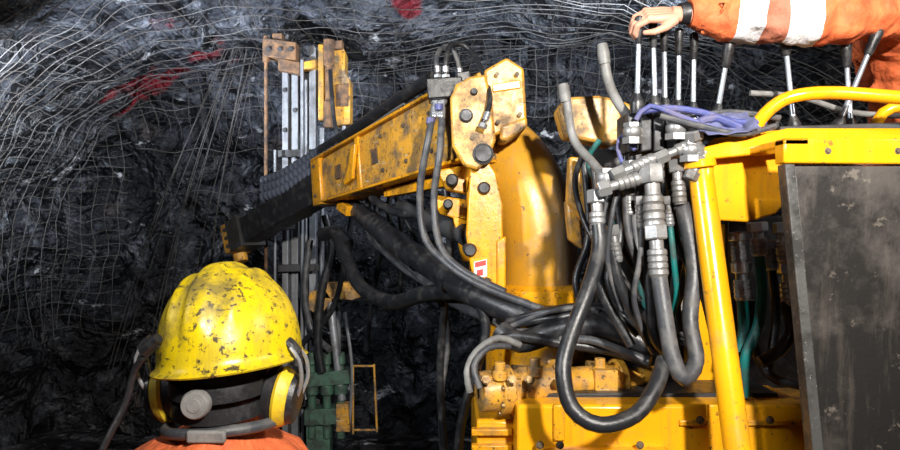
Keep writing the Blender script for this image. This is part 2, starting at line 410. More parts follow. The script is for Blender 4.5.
# boom outer box
P0=S(330,183,4.35); P1=S(478,122,3.16)
bm=bmesh.new(); beam(bm,P0,P1,0.20,0.25,0.22,0.34)
d=(P1-P0)
finish('boom_outer_box',bm,YELW,rig,0.012)
bm=bmesh.new()
beam(bm,P0-d*0.01,P0+d*0.07,0.24,0.295,0.24,0.30); 
beam(bm,P0+d*0.36,P0+d*0.39,0.225,0.31,0.225,0.315)
finish('boom_collars',bm,YEL,rig,0.008)
s_,t_=frame(d)
bm=bmesh.new()
beam(bm,P0+t_*0.135,P1+t_*0.182,0.25,0.016)
beam(bm,P0-t_*0.130,P1-t_*0.175,0.24,0.014)
finish('boom_flanges',bm,YEL,rig,0.004)
bm=bmesh.new()
side=-s_ if (-s_).y<0 else s_
for k in (0.22,0.5):
    c=P0+d*k+side*0.108; prism(bm,[c-d*0.02-t_*0.04,c+d*0.02-t_*0.04,c+d*0.02+t_*0.04,c-d*0.02+t_*0.04],side*0.006)
finish('boom_wear_pads',bm,RUST,rig,0.002)
bm=bmesh.new()
for k in (0.03,0.55,0.7,0.85):
    for j in (-1,1): bolt(bm,P0+d*k+side*(0.125 if k<.1 else .11)+t_*(0.09*j),side,0.009)
finish('boom_bolts',bm,BOLT,rig)
bm=bmesh.new()
c=P0+d*0.30-t_*0.10+side*0.12
prism(bm,[c,c+d*0.06+t_*0.02,c+d*0.10+t_*0.20,c+d*0.07+t_*0.20,c+d*0.03+t_*0.08,c-d*0.01+t_*0.03],side*0.02)
beam(bm,P0+d*0.45-t_*0.18,P0+d*0.98-t_*0.24,0.05,0.05)
beam(bm,P0+d*0.10-t_*0.16,P0+d*0.18-t_*0.22,0.08,0.06)
finish('boom_hooks',bm,YEL,rig,0.004)
PT=S(238,238,4.95)
bm=bmesh.new(); beam(bm,PT,P0+d*0.02,0.15,0.17,0.16,0.19)
finish('boom_inner_box',bm,BLK,rig,0.008)
bm=bmesh.new()
e=(P0-PT).normalized()
beam(bm,PT-e*0.05,PT+e*0.06,0.19,0.21)
s2,t2=frame(e); s2=-s2 if (-s2).y<0 else s2
lathe(bm,PT-t2*0.11-e*0.02,PT-t2*0.17-e*0.02,[(0,0.05),(1,0.05)],16)
finish('boom_tip_bracket',bm,YELW,rig,0.006)
bm=bmesh.new()
for k in range(3): bolt(bm,PT+e*(0.0)+t2*(0.06-0.06*k)+s2*0.095,s2,0.012)
beam(bm,PT+e*0.02,PT+e*0.16,0.20,0.215)
finish('boom_tip_collar',bm,STEELD,rig,0.004)
bm=bmesh.new()
beam(bm,S(300,205,4.75),S(302,205,5.24),0.16,0.16)
beam(bm,S(262,222,5.0),S(290,222,5.24),0.12,0.12)
finish('feed_cradle_link',bm,STEELD,rig,0.01)
bm=bmesh.new(); tube(bm,SP([(322,150,4.35),(352,131,4.1),(395,102,3.7),(432,78,3.35)]),0.034,seg=14)
tube(bm,SP([(330,160,4.3),(370,134,3.95),(420,102,3.5),(450,88,3.2)]),0.016,seg=10)
finish('boom_extension_ram',bm,RUB,rig)
bm=bmesh.new(); tube(bm,SP([(335,147,4.26),(372,124,3.93),(404,103,3.63)]),0.010,seg=10)
finish('boom_ram_rod',bm,STEELB,rig)
for i,(dv,dy) in enumerate(((-3,0.05),(5,0),(13,-0.06))):
    bm=bmesh.new(); tube(bm,SP([(264,188+dv-4,4.72+dy),(285,176+dv,4.58+dy),(312,159+dv,4.42+dy),(342,141+dv,4.2+dy)]),0.031,seg=12,rib=0.16,pitch=0.045)
    finish('ribbed_hose_guard_%d'%i,bm,BGHOSE,rig,angle=80)
bm=bmesh.new(); plate(bm,[(474,262),(487,259),(487,276),(474,280)],3.035,0.004)
finish('warning_label',bm,WHT,rig)
bm=bmesh.new(); plate(bm,[(475,262.5),(486,260),(486,265),(475,267.5)],3.031,0.004); plate(bm,[(477,270),(483,269),(483,275),(477,276)],3.031,0.004)
finish('warning_label_red',bm,RED,rig)

# swing cylinder on the deck
bm=bmesh.new()
a=S(478,392,2.58); b=S(655,376,2.74)
lathe(bm,a,b,[(0,0.05),(0.01,0.074),(0.10,0.078),(0.11,0.092),(0.17,0.092),(0.18,0.070),(0.22,0.070),(0.23,0.078),(0.40,0.078),(0.41,0.096),(0.47,0.096),(0.48,0.062),(0.75,0.060),(0.76,0.082),(0.80,0.082),(0.81,0.04),(1,0.04)],28)
for u,v,y in ((500,366,2.54),(535,362,2.58),(600,362,2.66)): 
    lathe(bm,S(u,v+14,y),S(u,v-4,y),[(0,0.028),(0.5,0.028),(0.51,0.02),(1,0.02)],14)
box(bm,S(497,0,2.6).x,S(520,0,2.6).x,2.53,2.70,1.36,1.44)
box(bm,S(590,0,2.7).x,S(612,0,2.7).x,2.60,2.80,1.36,1.46)
finish('swing_cylinder',bm,YELW,rig,0.003)
bm=bmesh.new()
d2=(b-a).normalized(); s3,t3=frame(d2)
for fr,rr in ((0.105,0.083),(0.405,0.087)):
    for k in range(8):
        an=k*PI/4+0.3; bolt(bm,a+(b-a)*fr+(s3*math.cos(an)+t3*math.sin(an))*rr,-d2,0.008)
for u in (486,512,530,560): lathe(bm,S(u,380,2.52),S(u,380,2.47),[(0,0.018),(0.6,0.018),(0.61,0.012),(1,0.012)],6)
finish('swing_cylinder_fittings',bm,BRASS,rig)

# ---------------------------------------------------------------- drill feed mast
mast=empty('drill_feed_mast')
YM=5.35
bm=bmesh.new()
for u0,u1,y,vt,vb in ((282,288,YM,62,492),(291,298,YM+0.03,62,492),(301,304,YM+0.08,58,470)):
    plate(bm,[(u0,vt),(u1,vt),(u1,vb),(u0,vb)],y,0.06)
plate(bm,[(309,48),(313,44),(316,48),(316,470),(309,470)],YM+0.05,0.07)
finish('feed_rails',bm,RAIL,mast,0.004)
bm=bmesh.new(); plate(bm,[(287,66),(292,66),(292,490),(287,490)],YM+0.05,0.08); plate(bm,[(298,70),(310,70),(310,470),(298,470)],YM+0.12,0.05)
finish('feed_beam_web',bm,STEELD,mast,0.004)
bm=bmesh.new()
cyl(bm,S(266,40,5.3),S(266,300,5.3),0.014,12)
lathe(bm,S(266,62,5.3),S(266,36,5.3),[(0,0.026),(0.8,0.026),(1,0.018)],12)
finish('drill_steel_rod',bm,RUST,mast)
bm=bmesh.new(); 
plate(bm,[(264,38),(296,42),(296,60),(264,56)],5.27,0.16)
plate(bm,[(272,33),(282,33),(282,42),(272,42)],5.29,0.08)
plate(bm,[(278,58),(300,62),(300,74),(278,70)],5.29,0.12)
finish('feed_top_guide',bm,RUST,mast,0.006)
bm=bmesh.new()
for u in (269,280,291): bolt(bm,S(u,49,5.265),(0,-1,0),0.014)
finish('feed_top_bolts',bm,STEELD,mast)
bm=bmesh.new()
plate(bm,[(322,44),(340,42),(345,52),(345,72),(350,80),(350,124),(336,126),(334,108),(326,104),(322,90)],5.3,0.16)
plate(bm,[(300,62),(322,58),(322,66),(300,70)],5.32,0.1)
plate(bm,[(318,44),(324,44),(324,120),(318,120)],5.27,0.05)
finish('drifter_carriage',bm,YELW,mast,0.008)
bm=bmesh.new(); lathe(bm,S(329,128,5.26),S(329,40,5.26),[(0,0.04),(0.3,0.04),(0.31,0.03),(0.7,0.03),(0.71,0.042),(1,0.042)],18)
plate(bm,[(336,84),(348,84),(348,106),(336,106)],5.28,0.04)
plate(bm,[(326,42),(342,40),(342,48),(326,50)],5.25,0.1)
finish('rock_drill_motor',bm,RUST,mast,0.003)
bm=bmesh.new()
for u,v in ((285,90),(285,130),(295,110),(285,270),(295,320),(285,360)): bolt(bm,S(u,v,5.345),(0,-1,0),0.014)
for v in (150,265,330,400): plate(bm,[(278,v),(320,v-1),(320,v+6),(278,v+7)],5.28,0.06)
finish('feed_clamps',bm,STEELD,mast,0.003)
bm=bmesh.new()
for u,r,vt,vb in ((302,0.012,60,340),(306,0.010,80,370),(275,0.010,150,300),(322,0.018,128,300),(338,0.022,300,380),(344,0.014,126,200)):
    cyl(bm,S(u,vt,5.22),S(u,vb,5.22),r,10)
finish('feed_pipes',bm,RAIL,mast)
bm=bmesh.new()
plate(bm,[(318,284),(362,282),(364,296),(352,300),(318,298)],5.1,0.16)
plate(bm,[(310,292),(324,288),(332,300),(320,316),(306,308)],5.1,0.06)
for p_,q_ in (((353,366),(374,366)),((353,430),(376,430)),((353,434),(353,366)),((374,364),(377,432))):
    tube(bm,[S(*p_,5.1),S(*q_,5.1)],0.009,seg=8)
plate(bm,[(336,404),(348,404),(350,432),(336,432)],5.05,0.08)
finish('lower_guide_frame',bm,YELW,mast,0.003)
bm=bmesh.new()
for cx in (312,327,341):
    lathe(bm,S(cx,438,5.1),S(cx,352,5.1),[(0,0.030),(0.15,0.030),(0.16,0.045),(0.32,0.045),(0.33,0.028),(0.5,0.03),(0.51,0.048),(0.62,0.048),(0.63,0.03),(0.85,0.022),(0.86,0.034),(1,0.028)],14)
plate(bm,[(304,374),(348,370),(350,384),(304,388)],5.05,0.16); plate(bm,[(304,410),(346,408),(348,424),(304,426)],5.06,0.16)
plate(bm,[(306,426),(330,426),(330,470),(306,470)],5.1,0.12)
finish('green_rod_clamp',bm,GREEN,mast,0.006)
bm=bmesh.new()
tube(bm,SP([(330,300,5.15),(336,350,5.1),(342,400,5.08)]),0.03,seg=12); tube(bm,SP([(345,312,5.1),(352,370,5.1),(349,430,5.1)]),0.012,seg=8)
finish('stinger_rods',bm,RAIL,mast)

# ---------------------------------------------------------------- control console
con=empty('lever_control_console')
bm=bmesh.new()
plate(bm,[(700,150),(716,138),(792,128),(792,196),(776,214),(748,222),(712,220),(700,206)],2.32,0.03)
plate(bm,[(700,148),(788,128),(905,128),(905,140),(700,160)],2.25,0.45)
plate(bm,[(784,138),(1010,138),(1010,165),(784,163)],2.02,0.06)
plate(bm,[(784,138),(810,138),(810,146),(784,146)],2.02,0.4)
plate(bm,[(684,232),(700,225),(726,224),(728,392),(694,396),(688,300)],2.78,0.1)
finish('console_housing',bm,YELB,con,0.006)
bm=bmesh.new()
for u in (828,898): bolt(bm,S(u,151,2.02),(0,-1,0),0.007)
for u,v in ((712,206),(780,142),(722,150)): bolt(bm,S(u,v,2.32),(0,-1,0),0.008)
finish('console_bolts',bm,BOLT,con)
bm=bmesh.new()
tube(bm,SP([(752,138,2.28),(760,120,2.26),(778,103,2.24),(800,95,2.22),(840,93,2.2),(920,99,2.15),(1010,104,2.15)]),0.021,seg=16,step=0.02)
tube(bm,SP([(872,140,2.4),(878,120,2.38),(892,108,2.36),(930,106,2.34)]),0.019,seg=14,step=0.02)
finish('console_handrail',bm,YELB,con)
bm=bmesh.new()
tube(bm,SP([(708,163,2.42),(702,164,2.34),(701,172,2.30),(703,190,2.28),(738,455,2.10),(752,560,2.05)]),0.040,seg=24,step=0.03)
finish('tubular_post',bm,YELB,con)
bm=bmesh.new(); lathe(bm,S(700,168,2.29),S(699,160,2.29),[(0,0.052),(1,0.052)],24); cyl(bm,S(752,560,2.05),Vector((S(752,560,2.05).x,2.05,0.03)),0.04)
finish('post_cap',bm,YELB,con,0.004)
gd=empty('steel_guard_panel')
bm=bmesh.new()
plate(bm,[(794,166),(1010,166),(1010,620),(838,620),(822,450)],2.03,0.02)
finish('panel_plate',bm,PLATE,gd,0.003)
bm=bmesh.new(); plate(bm,[(785,164),(795,164),(824,450),(840,620),(826,620),(813,450)],2.015,0.05)
finish('panel_edge_strip',bm,EDGE,gd,0.003)
LEVR=plain('lever_rod_steel',(0.33,0.37,0.42),0.3,0.55)

levers=[((639,28),(637,104),2.26),((653,32),(655,106),2.28),((664,36),(665,108),2.3),((679,40),(678,110),2.32),((694,44),(693,112),2.34),
        ((728,52),(717,114),2.3),((785,40),(794,126),2.3),((846,52),(851,128),2.34),((874,40),(838,126),2.3)]
for i,(k,b_,y) in enumerate(levers):
    L=empty('control_lever' if i==0 else 'control_lever.%03d'%i)
    kp=S(k[0],k[1],y); bp=S(b_[0],b_[1],y+0.04); d3=(kp-bp).normalized()
    bm=bmesh.new(); lathe(bm,bp,kp,[(0,0.012),(0.06,0.012),(0.08,0.009),(1,0.008)],14); finish('lever_rod',bm,LEVR,L)
    big=i>=5
    r=0.0145 if not big else 0.019; ln=0.085
    bm=bmesh.new(); lathe(bm,kp-d3*ln*0.6,kp+d3*ln*0.45,[(0,r*0.6),(0.1,r*0.75),(0.6,r*0.95),(0.85,r*1.05),(0.96,r*0.85),(1,r*0.4)],18); finish('lever_knob',bm,BLK,L)
    bm=bmesh.new(); lathe(bm,bp-d3*0.03,bp+d3*0.035,[(0,0.022),(0.5,0.024),(0.7,0.018),(1,0.010)],14); finish('lever_boot',bm,RUB,L)

vb=con
bm=bmesh.new()
for i in range(6):
    u=628+i*13; plate(bm,[(u,112+i*0.5),(u+11,112+i*0.5),(u+11,150),(u,152)],2.32,0.16)
plate(bm,[(706,118),(780,120),(780,134),(706,136)],2.34,0.15)
plate(bm,[(780,126),(905,122),(905,134),(780,134)],2.30,0.14)
finish('valve_sections',bm,STEELD,vb,0.005)
bm=bmesh.new()
for u,v,r,y in ((632,132,.03,2.28),(676,128,.034,2.27),(693,128,.03,2.28),(606,178,.036,2.32),(632,170,.034,2.3),(690,150,.032,2.27),(655,165,.03,2.3)):
    ball(bm,S(u,v,y),r,r,r,16); lathe(bm,S(u,v+12,y),S(u,v-9,y),[(0,r*1.05),(0.3,r*1.05),(0.31,r*0.7),(0.8,r*0.7),(0.81,r*.95),(1,r*.95)],6)
for u0,v0,u1,v1,r in ((612,176,655,158,.016),(655,160,700,140,.015),(690,180,705,150,.016),(598,190,640,178,.018)):
    fitting(bm,S(u0,v0,2.27),S(u1,v1,2.27),r)
fitting(bm,S(651,165,2.27),S(655,232,2.24),0.026)
fitting(bm,S(655,225,2.24),S(659,278,2.22),0.024)
fitting(bm,S(676,160,2.32),S(680,205,2.3),0.018)
fitting(bm,S(596,190,2.32),S(598,238,2.30),0.02)
fitting(bm,S(612,225,2.36),S(618,262,2.36),0.014)
fitting(bm,S(693,130,2.25),S(700,165,2.28),0.02)
fitting(bm,S(628,188,2.36),S(630,215,2.36),0.014)
fitting(bm,S(640,196,2.30),S(642,228,2.30),0.012)
fitting(bm,S(668,196,2.34),S(670,226,2.34),0.012)
finish('valve_fittings',bm,STEEL,vb,angle=30)
bm=bmesh.new()
tube(bm,SP([(565,86,2.6),(568,110,2.6),(574,140,2.6),(592,162,2.5),(606,178,2.36)]),0.016,seg=12)
tube(bm,SP([(603,46,2.45),(608,80,2.45),(620,106,2.42),(636,124,2.36),(640,140,2.3)]),0.017,seg=12)
lathe(bm,S(563,84,2.6),S(566,102,2.6),[(0,.018),(.5,.022),(1,.02)],12); lathe(bm,S(602,44,2.45),S(605,64,2.45),[(0,.018),(.5,.022),(1,.02)],12)
tube(bm,SP([(750,93,2.45),(800,97,2.45),(850,112,2.45),(905,116,2.45)]),0.010,seg=10)
finish('bent_steel_pipes',bm,GREY,vb)
bm=bmesh.new()
plate(bm,[(558,108),(566,97),(600,95),(622,100),(648,112),(642,132),(612,146),(566,136)],2.68,0.14)
plate(bm,[(570,156),(596,160),(602,186),(594,232),(568,202)],2.85,0.08)
plate(bm,[(566,200),(580,206),(584,250),(570,240)],2.95,0.08)
plate(bm,[(640,222),(652,222),(652,300),(640,296)],2.8,0.08)
plate(bm,[(600,206),(616,204),(618,250),(602,246)],2.8,0.05)
finish('valve_manifold',bm,YELW,vb,0.012)
bm=bmesh.new()
tube(bm,SP([(640,112,2.27),(665,108,2.25),(700,112,2.24),(735,122,2.24),(765,122,2.26)]),0.011,seg=10)
tube(bm,SP([(636,120,2.26),(650,106,2.25),(690,120,2.23),(730,130,2.23),(750,128,2.26)]),0.009,seg=10)
tube(bm,SP([(700,122,2.23),(716,118,2.22),(740,128,2.22)]),0.014,seg=10)
tube(bm,SP([(635,150,2.3),(622,135,2.33),(618,150,2.33),(628,175,2.3)]),0.007,seg=8)
finish('blue_cable_loom',bm,BLUE,vb)
bm=bmesh.new()
tube(bm,SP([(660,116,2.24),(700,126,2.22),(740,134,2.21),(775,126,2.24)]),0.010,seg=10)
tube(bm,SP([(700,116,2.28),(730,112,2.3),(780,118,2.3)]),0.010,seg=10)
finish('grey_cable_loom',bm,RUBG,vb)
def rag(s,t):
    p=S(700+55*s,110+22*t,2.22)+Vector((0,0.10*(1-t)-0.03,0)); 
    return p+Vector((0.01*noise.noise(p*30),0.035*noise.noise(p*22),0.022*noise.noise(p*18+Vector((4,4,4)))))
rg=grid('blue_rag',rag,30,20,dirty('blue_rag_cloth',(0.12,0.135,0.27),(0.08,0.08,0.14),14,0.4,0.6,0.9)); rg.parent=con
sm=rg.modifiers.new('thick','SOLIDIFY'); sm.thickness=0.004
bm=bmesh.new()
for u,v0,v1,y in ((738,232,262,2.5),(741,262,300,2.5),(757,222,256,2.45),(783,222,262,2.5),(787,262,305,2.5),(770,240,270,2.55)):
    fitting(bm,S(u,v0,y),S(u+2,v1,y),0.022)
finish('lower_fittings',bm,STEELB,vb,angle=30)
bm=bmesh.new(); plate(bm,[(728,218),(800,215),(812,330),(812,392),(735,392)],2.75,0.05); plate(bm,[(592,150),(700,150),(700,395),(600,395)],3.0,0.05)
finish('back_plate',bm,BLK,vb,0.004)

# ---------------------------------------------------------------- hoses
hs=empty('hydraulic_hoses')
def hose(pts,r,mat,nm,rib=0,pitch=0.02,seg=12,par=None):
    bm=bmesh.new(); tube(bm,SP(pts),r,seg=seg,step=0.025,rib=rib,pitch=pitch); finish(nm,bm,mat,par or hs,angle=80)
hose([(598,225,2.30),(599,250,2.28),(588,290,2.22),(571,335,2.17),(563,370,2.13),(572,408,2.10),(600,425,2.08),(635,415,2.1),(655,388,2.14),(664,360,2.2)],0.025,RUB,'loop_hose')
hose([(659,276,2.22),(664,310,2.2),(672,355,2.17),(684,378,2.16),(696,360,2.2),(690,320,2.24),(694,270,2.28),(686,220,2.3),(681,205,2.3)],0.026,RUBG,'return_hose')
hose([(640,175,2.33),(646,230,2.33),(650,290,2.32),(656,340,2.32),(690,372,2.4)],0.018,RUB,'hose')
hose([(612,250,2.36),(622,290,2.36),(640,325,2.38),(655,352,2.4)],0.017,RUB,'hose')
hose([(626,188,2.36),(628,230,2.36),(640,270,2.36),(652,300,2.38)],0.014,RUBG,'hose')
hose([(642,226,2.30),(640,260,2.30),(634,300,2.32),(648,345,2.36)],0.010,RUBG,'thin_hose')
hose([(670,224,2.34),(674,262,2.34),(676,300,2.36),(664,345,2.38)],0.010,TEAL,'thin_hose')
hose([(620,182,2.33),(612,215,2.33),(608,262,2.36),(622,310,2.4)],0.009,RUBG,'thin_hose')
hose([(704,160,2.32),(696,200,2.34),(702,250,2.36),(706,300,2.4)],0.009,RUB,'thin_hose')
hose([(672,190,2.36),(676,240,2.38),(700,285,2.38),(712,330,2.45)],0.014,RUB,'hose')
hose([(610,190,2.4),(606,230,2.4),(618,280,2.45),(650,322,2.5)],0.016,RUB,'hose')
hose([(585,150,2.7),(575,180,2.75),(582,215,2.75),(600,250,2.7),(640,300,2.7)],0.012,RUB,'hose')
hose([(600,140,2.62),(588,160,2.65),(600,190,2.65),(616,230,2.6)],0.011,TEAL,'green_hose')
hose([(742,298,2.5),(744,330,2.5),(740,352,2.5)],0.020,TEAL,'green_hose')
hose([(759,254,2.45),(762,290,2.45),(758,325,2.45),(745,360,2.45),(745,395,2.5)],0.018,TEAL,'green_hose')
hose([(785,300,2.5),(792,330,2.5),(780,350,2.5),(760,362,2.5)],0.022,RUB,'hose')
hose([(772,268,2.55),(776,320,2.55),(768,370,2.55)],0.016,RUB,'hose')
hose([(750,300,2.6),(752,340,2.6),(770,375,2.55),(800,385,2.5)],0.018,RUB,'hose')
rnd=random.Random(11)
for i in range(16):
    u0=rnd.uniform(582,690); u3=u0+rnd.uniform(-5,45); y0=rnd.uniform(2.5,2.85)
    pts=[(u0,rnd.uniform(150,200),y0),(u0+rnd.uniform(-12,12),235,y0),(u0+rnd.uniform(-8,22),285,y0-0.03),(min(u3,700),rnd.uniform(325,360),y0-0.05)]
    hose(pts,rnd.uniform(0.011,0.019),rnd.choice([RUB,RUB,RUBG,RUB,TEAL if i%5==0 else RUB]),'filler_hose',seg=9)
for i in range(6):
    y0=rnd.uniform(4.1,4.5); u0=rnd.uniform(365,410)
    pts=[(u0,rnd.uniform(185,205),y0),(u0+rnd.uniform(0,20),rnd.uniform(225,245),y0),(u0+rnd.uniform(30,50),rnd.uniform(262,290),y0-0.3),(rnd.uniform(470,500),rnd.uniform(300,330),3.5)]
    hose(pts,rnd.uniform(0.011,0.022),rnd.choice([RUB,RUBG,RUB]),'filler_hose',seg=9)
for i in range(6):
    y0=rnd.uniform(2.72,2.9); v0=rnd.uniform(312,334)
    pts=[(rnd.uniform(500,525),v0+rnd.uniform(0,14),y0+0.1),(550,v0+rnd.uniform(-4,8),y0),(600,v0+rnd.uniform(-6,12),y0),(rnd.uniform(650,700),v0+rnd.uniform(0,30),y0)]
    hose(pts,rnd.uniform(0.011,0.02),rnd.choice([RUB,RUBG,RUB]),'filler_hose',seg=9)
hose([(352,207,4.2),(372,222,4.0),(400,246,3.7),(430,265,3.4),(468,290,3.1),(505,308,2.95),(548,322,2.85),(600,324,2.75),(650,340,2.7)],[0.05,0.06,0.064,0.062,0.058,0.056,0.055,0.055,0.05],RUB,'sleeved_hose_bundle')
hose([(336,232,4.6),(348,262,4.4),(362,288,4.2),(392,302,3.9),(425,294,3.5),(462,292,3.2),(500,306,3.0),(548,326,2.9),(610,330,2.8)],0.042,RUB,'heavy_hose')
hose([(500,330,2.85),(520,342,2.8),(560,330,2.75),(600,326,2.7),(650,345,2.65)],0.045,RUB,'cross_hose')
hose([(490,346,2.8),(515,336,2.75),(560,343,2.7),(610,350,2.68),(650,362,2.6)],0.022,RUB,'cross_hose')
hose([(470,392,2.55),(467,372,2.55),(476,352,2.58),(498,338,2.62),(520,345,2.65)],0.013,GREY,'dusty_hose')
hose([(480,388,2.5),(474,366,2.52),(488,348,2.56),(510,346,2.6)],0.012,RUBG,'dusty_hose')
hose([(560,340,2.7),(590,340,2.66),(620,350,2.62),(648,362,2.6)],0.016,RUBG,'cross_hose')
hose([(436,98,3.15),(428,140,3.05),(420,190,3.1),(424,235,3.1),(445,262,3.02),(480,285,2.93),(530,305,2.85),(560,316,2.8)],0.016,RUBG,'boom_hose')
hose([(443,98,3.15),(440,150,3.05),(434,200,3.08),(440,245,3.05),(462,270,2.98),(505,292,2.9)],0.016,RUBG,'boom_hose')
hose([(438,76,3.15),(436,62,3.15),(440,50,3.2),(450,46,3.25),(458,62,3.25),(460,78,3.25)],0.012,RUBG,'boom_hose')
hose([(446,76,3.12),(446,60,3.12),(452,44,3.16),(468,48,3.2),(482,70,3.1),(490,100,2.95),(482,125,2.92)],0.012,RUB,'boom_hose')
hose([(432,100,3.5),(408,126,3.75),(384,148,4.05),(350,168,4.25)],0.010,RUBG,'boom_hose')
hose([(372,198,3.9),(395,212,3.7),(430,216,3.5),(460,232,3.3)],0.022,RUB,'boom_hose')
hose([(345,200,4.2),(366,222,4.1),(388,240,3.9),(412,268,3.7),(450,300,3.4),(500,322,3.0)],0.024,RUBG,'boom_hose')
hose([(446,190,3.4),(450,240,3.4),(445,300,3.5),(440,380,3.6),(446,470,3.6)],0.020,RUB,'drop_hose')
hose([(478,300,3.0),(486,330,3.0),(476,370,3.0),(462,420,3.0),(455,480,3.0)],0.02,RUB,'drop_hose')
hose([(430,280,3.6),(448,330,3.7),(441,400,3.7),(443,470,3.7)],0.015,RUBG,'drop_hose')
hose([(325,215,5.0),(332,250,5.0),(322,290,5.0),(318,340,5.0),(322,372,5.0)],0.03,RUB,'mast_hose',par=mast)
hose([(352,215,4.9),(345,260,4.95),(332,310,5.0),(300,350,5.1),(306,400,5.0)],0.02,RUB,'mast_hose',par=mast)
hose([(310,240,5.1),(305,290,5.1),(312,330,5.1),(330,350,5.0)],0.025,RUBG,'mast_hose',par=mast)
hose([(322,235,4.7),(335,232,4.6),(348,245,4.5)],0.045,RUB,'mast_hose')
hose([(330,70,5.2),(336,130,5.1),(352,160,5.0)],0.015,RUB,'mast_hose',par=mast)
hose([(376,205,4.6),(380,250,4.7),(372,300,4.8),(366,350,5.0)],0.018,RUB,'mast_hose')
hose([(395,190,4.5),(402,240,4.6),(398,300,4.7),(380,310,4.8)],0.014,RUB,'mast_hose')
bm=bmesh.new()
for u,v,y in ((436,98,3.13),(443,98,3.13)): fitting(bm,S(u,v,y),S(u-2,v+20,y-0.04),0.014)
for u,v,y in ((438,78,3.15),(446,78,3.12),(460,80,3.25)): fitting(bm,S(u,v,y),S(u-0.5,v-12,y),0.012)
fitting(bm,S(482,128,2.92),S(488,112,2.93),0.012)
finish('hose_ferrules',bm,STEELB,hs,angle=30)
bm=bmesh.new(); plate(bm,[(426,78),(462,76),(464,96),(428,99)],3.08,0.14); plate(bm,[(456,72),(470,70),(472,84),(460,86)],3.1,0.1)
finish('hose_junction_block',bm,BLK,hs,0.006)
bm=bmesh.new(); tube(bm,SP([(439,104,3.08),(439,110,3.08)]),0.018,seg=10); tube(bm,SP([(431,118,3.08),(430,124,3.08)]),0.02,seg=10)
finish('blue_hose_tags',bm,BLUE,hs)
bm=bmesh.new()
for k,(u,v,y) in enumerate(((520,314,2.92),(545,321,2.86),(592,324,2.76),(385,233,3.86),(418,258,3.52),(450,279,3.24))):
    r=0.068; c=S(u,v,y); nx=S(u+6,v+(2 if u>500 else 4),y-0.03 if u<500 else y-0.01); dd=(nx-c).normalized(); lathe(bm,c,c+dd*0.018,[(0,r),(1,r)],20)
finish('hose_ties',bm,BLK,hs)

# ---------------------------------------------------------------- people
def skin_body(name,V,E,R,mat,parent,sub=3,wr=0.006):
    me=bpy.data.meshes.new(name+'_s'); me.from_pydata([tuple(v) for v in V],E,[]); me.update()
    o=bpy.data.objects.new(name+'_s',me); bpy.context.collection.objects.link(o)
    m=o.modifiers.new('skin','SKIN'); m.use_smooth_shade=True
    for i,r in enumerate(R):
        sv=me.skin_vertices[0].data[i]; sv.radius=r if isinstance(r,tuple) else (r,r); sv.use_root=(i==0)
    s=o.modifiers.new('sub','SUBSURF'); s.levels=sub; s.render_levels=sub
    dg=bpy.context.evaluated_depsgraph_get(); dg.update()
    nm=bpy.data.meshes.new_from_object(o.evaluated_get(dg)); nm.name=name
    bpy.data.objects.remove(o)
    for v in nm.vertices:
        p=v.co; v.co=p+v.normal*(wr*noise.noise(p*22)+wr*1.6*noise.noise(p*9))
    nm.materials.clear(); nm.materials.append(mat)
    for p in nm.polygons: p.use_smooth=True; p.material_index=0
    ob=bpy.data.objects.new(name,nm); bpy.context.collection.objects.link(ob); ob.parent=parent; return ob

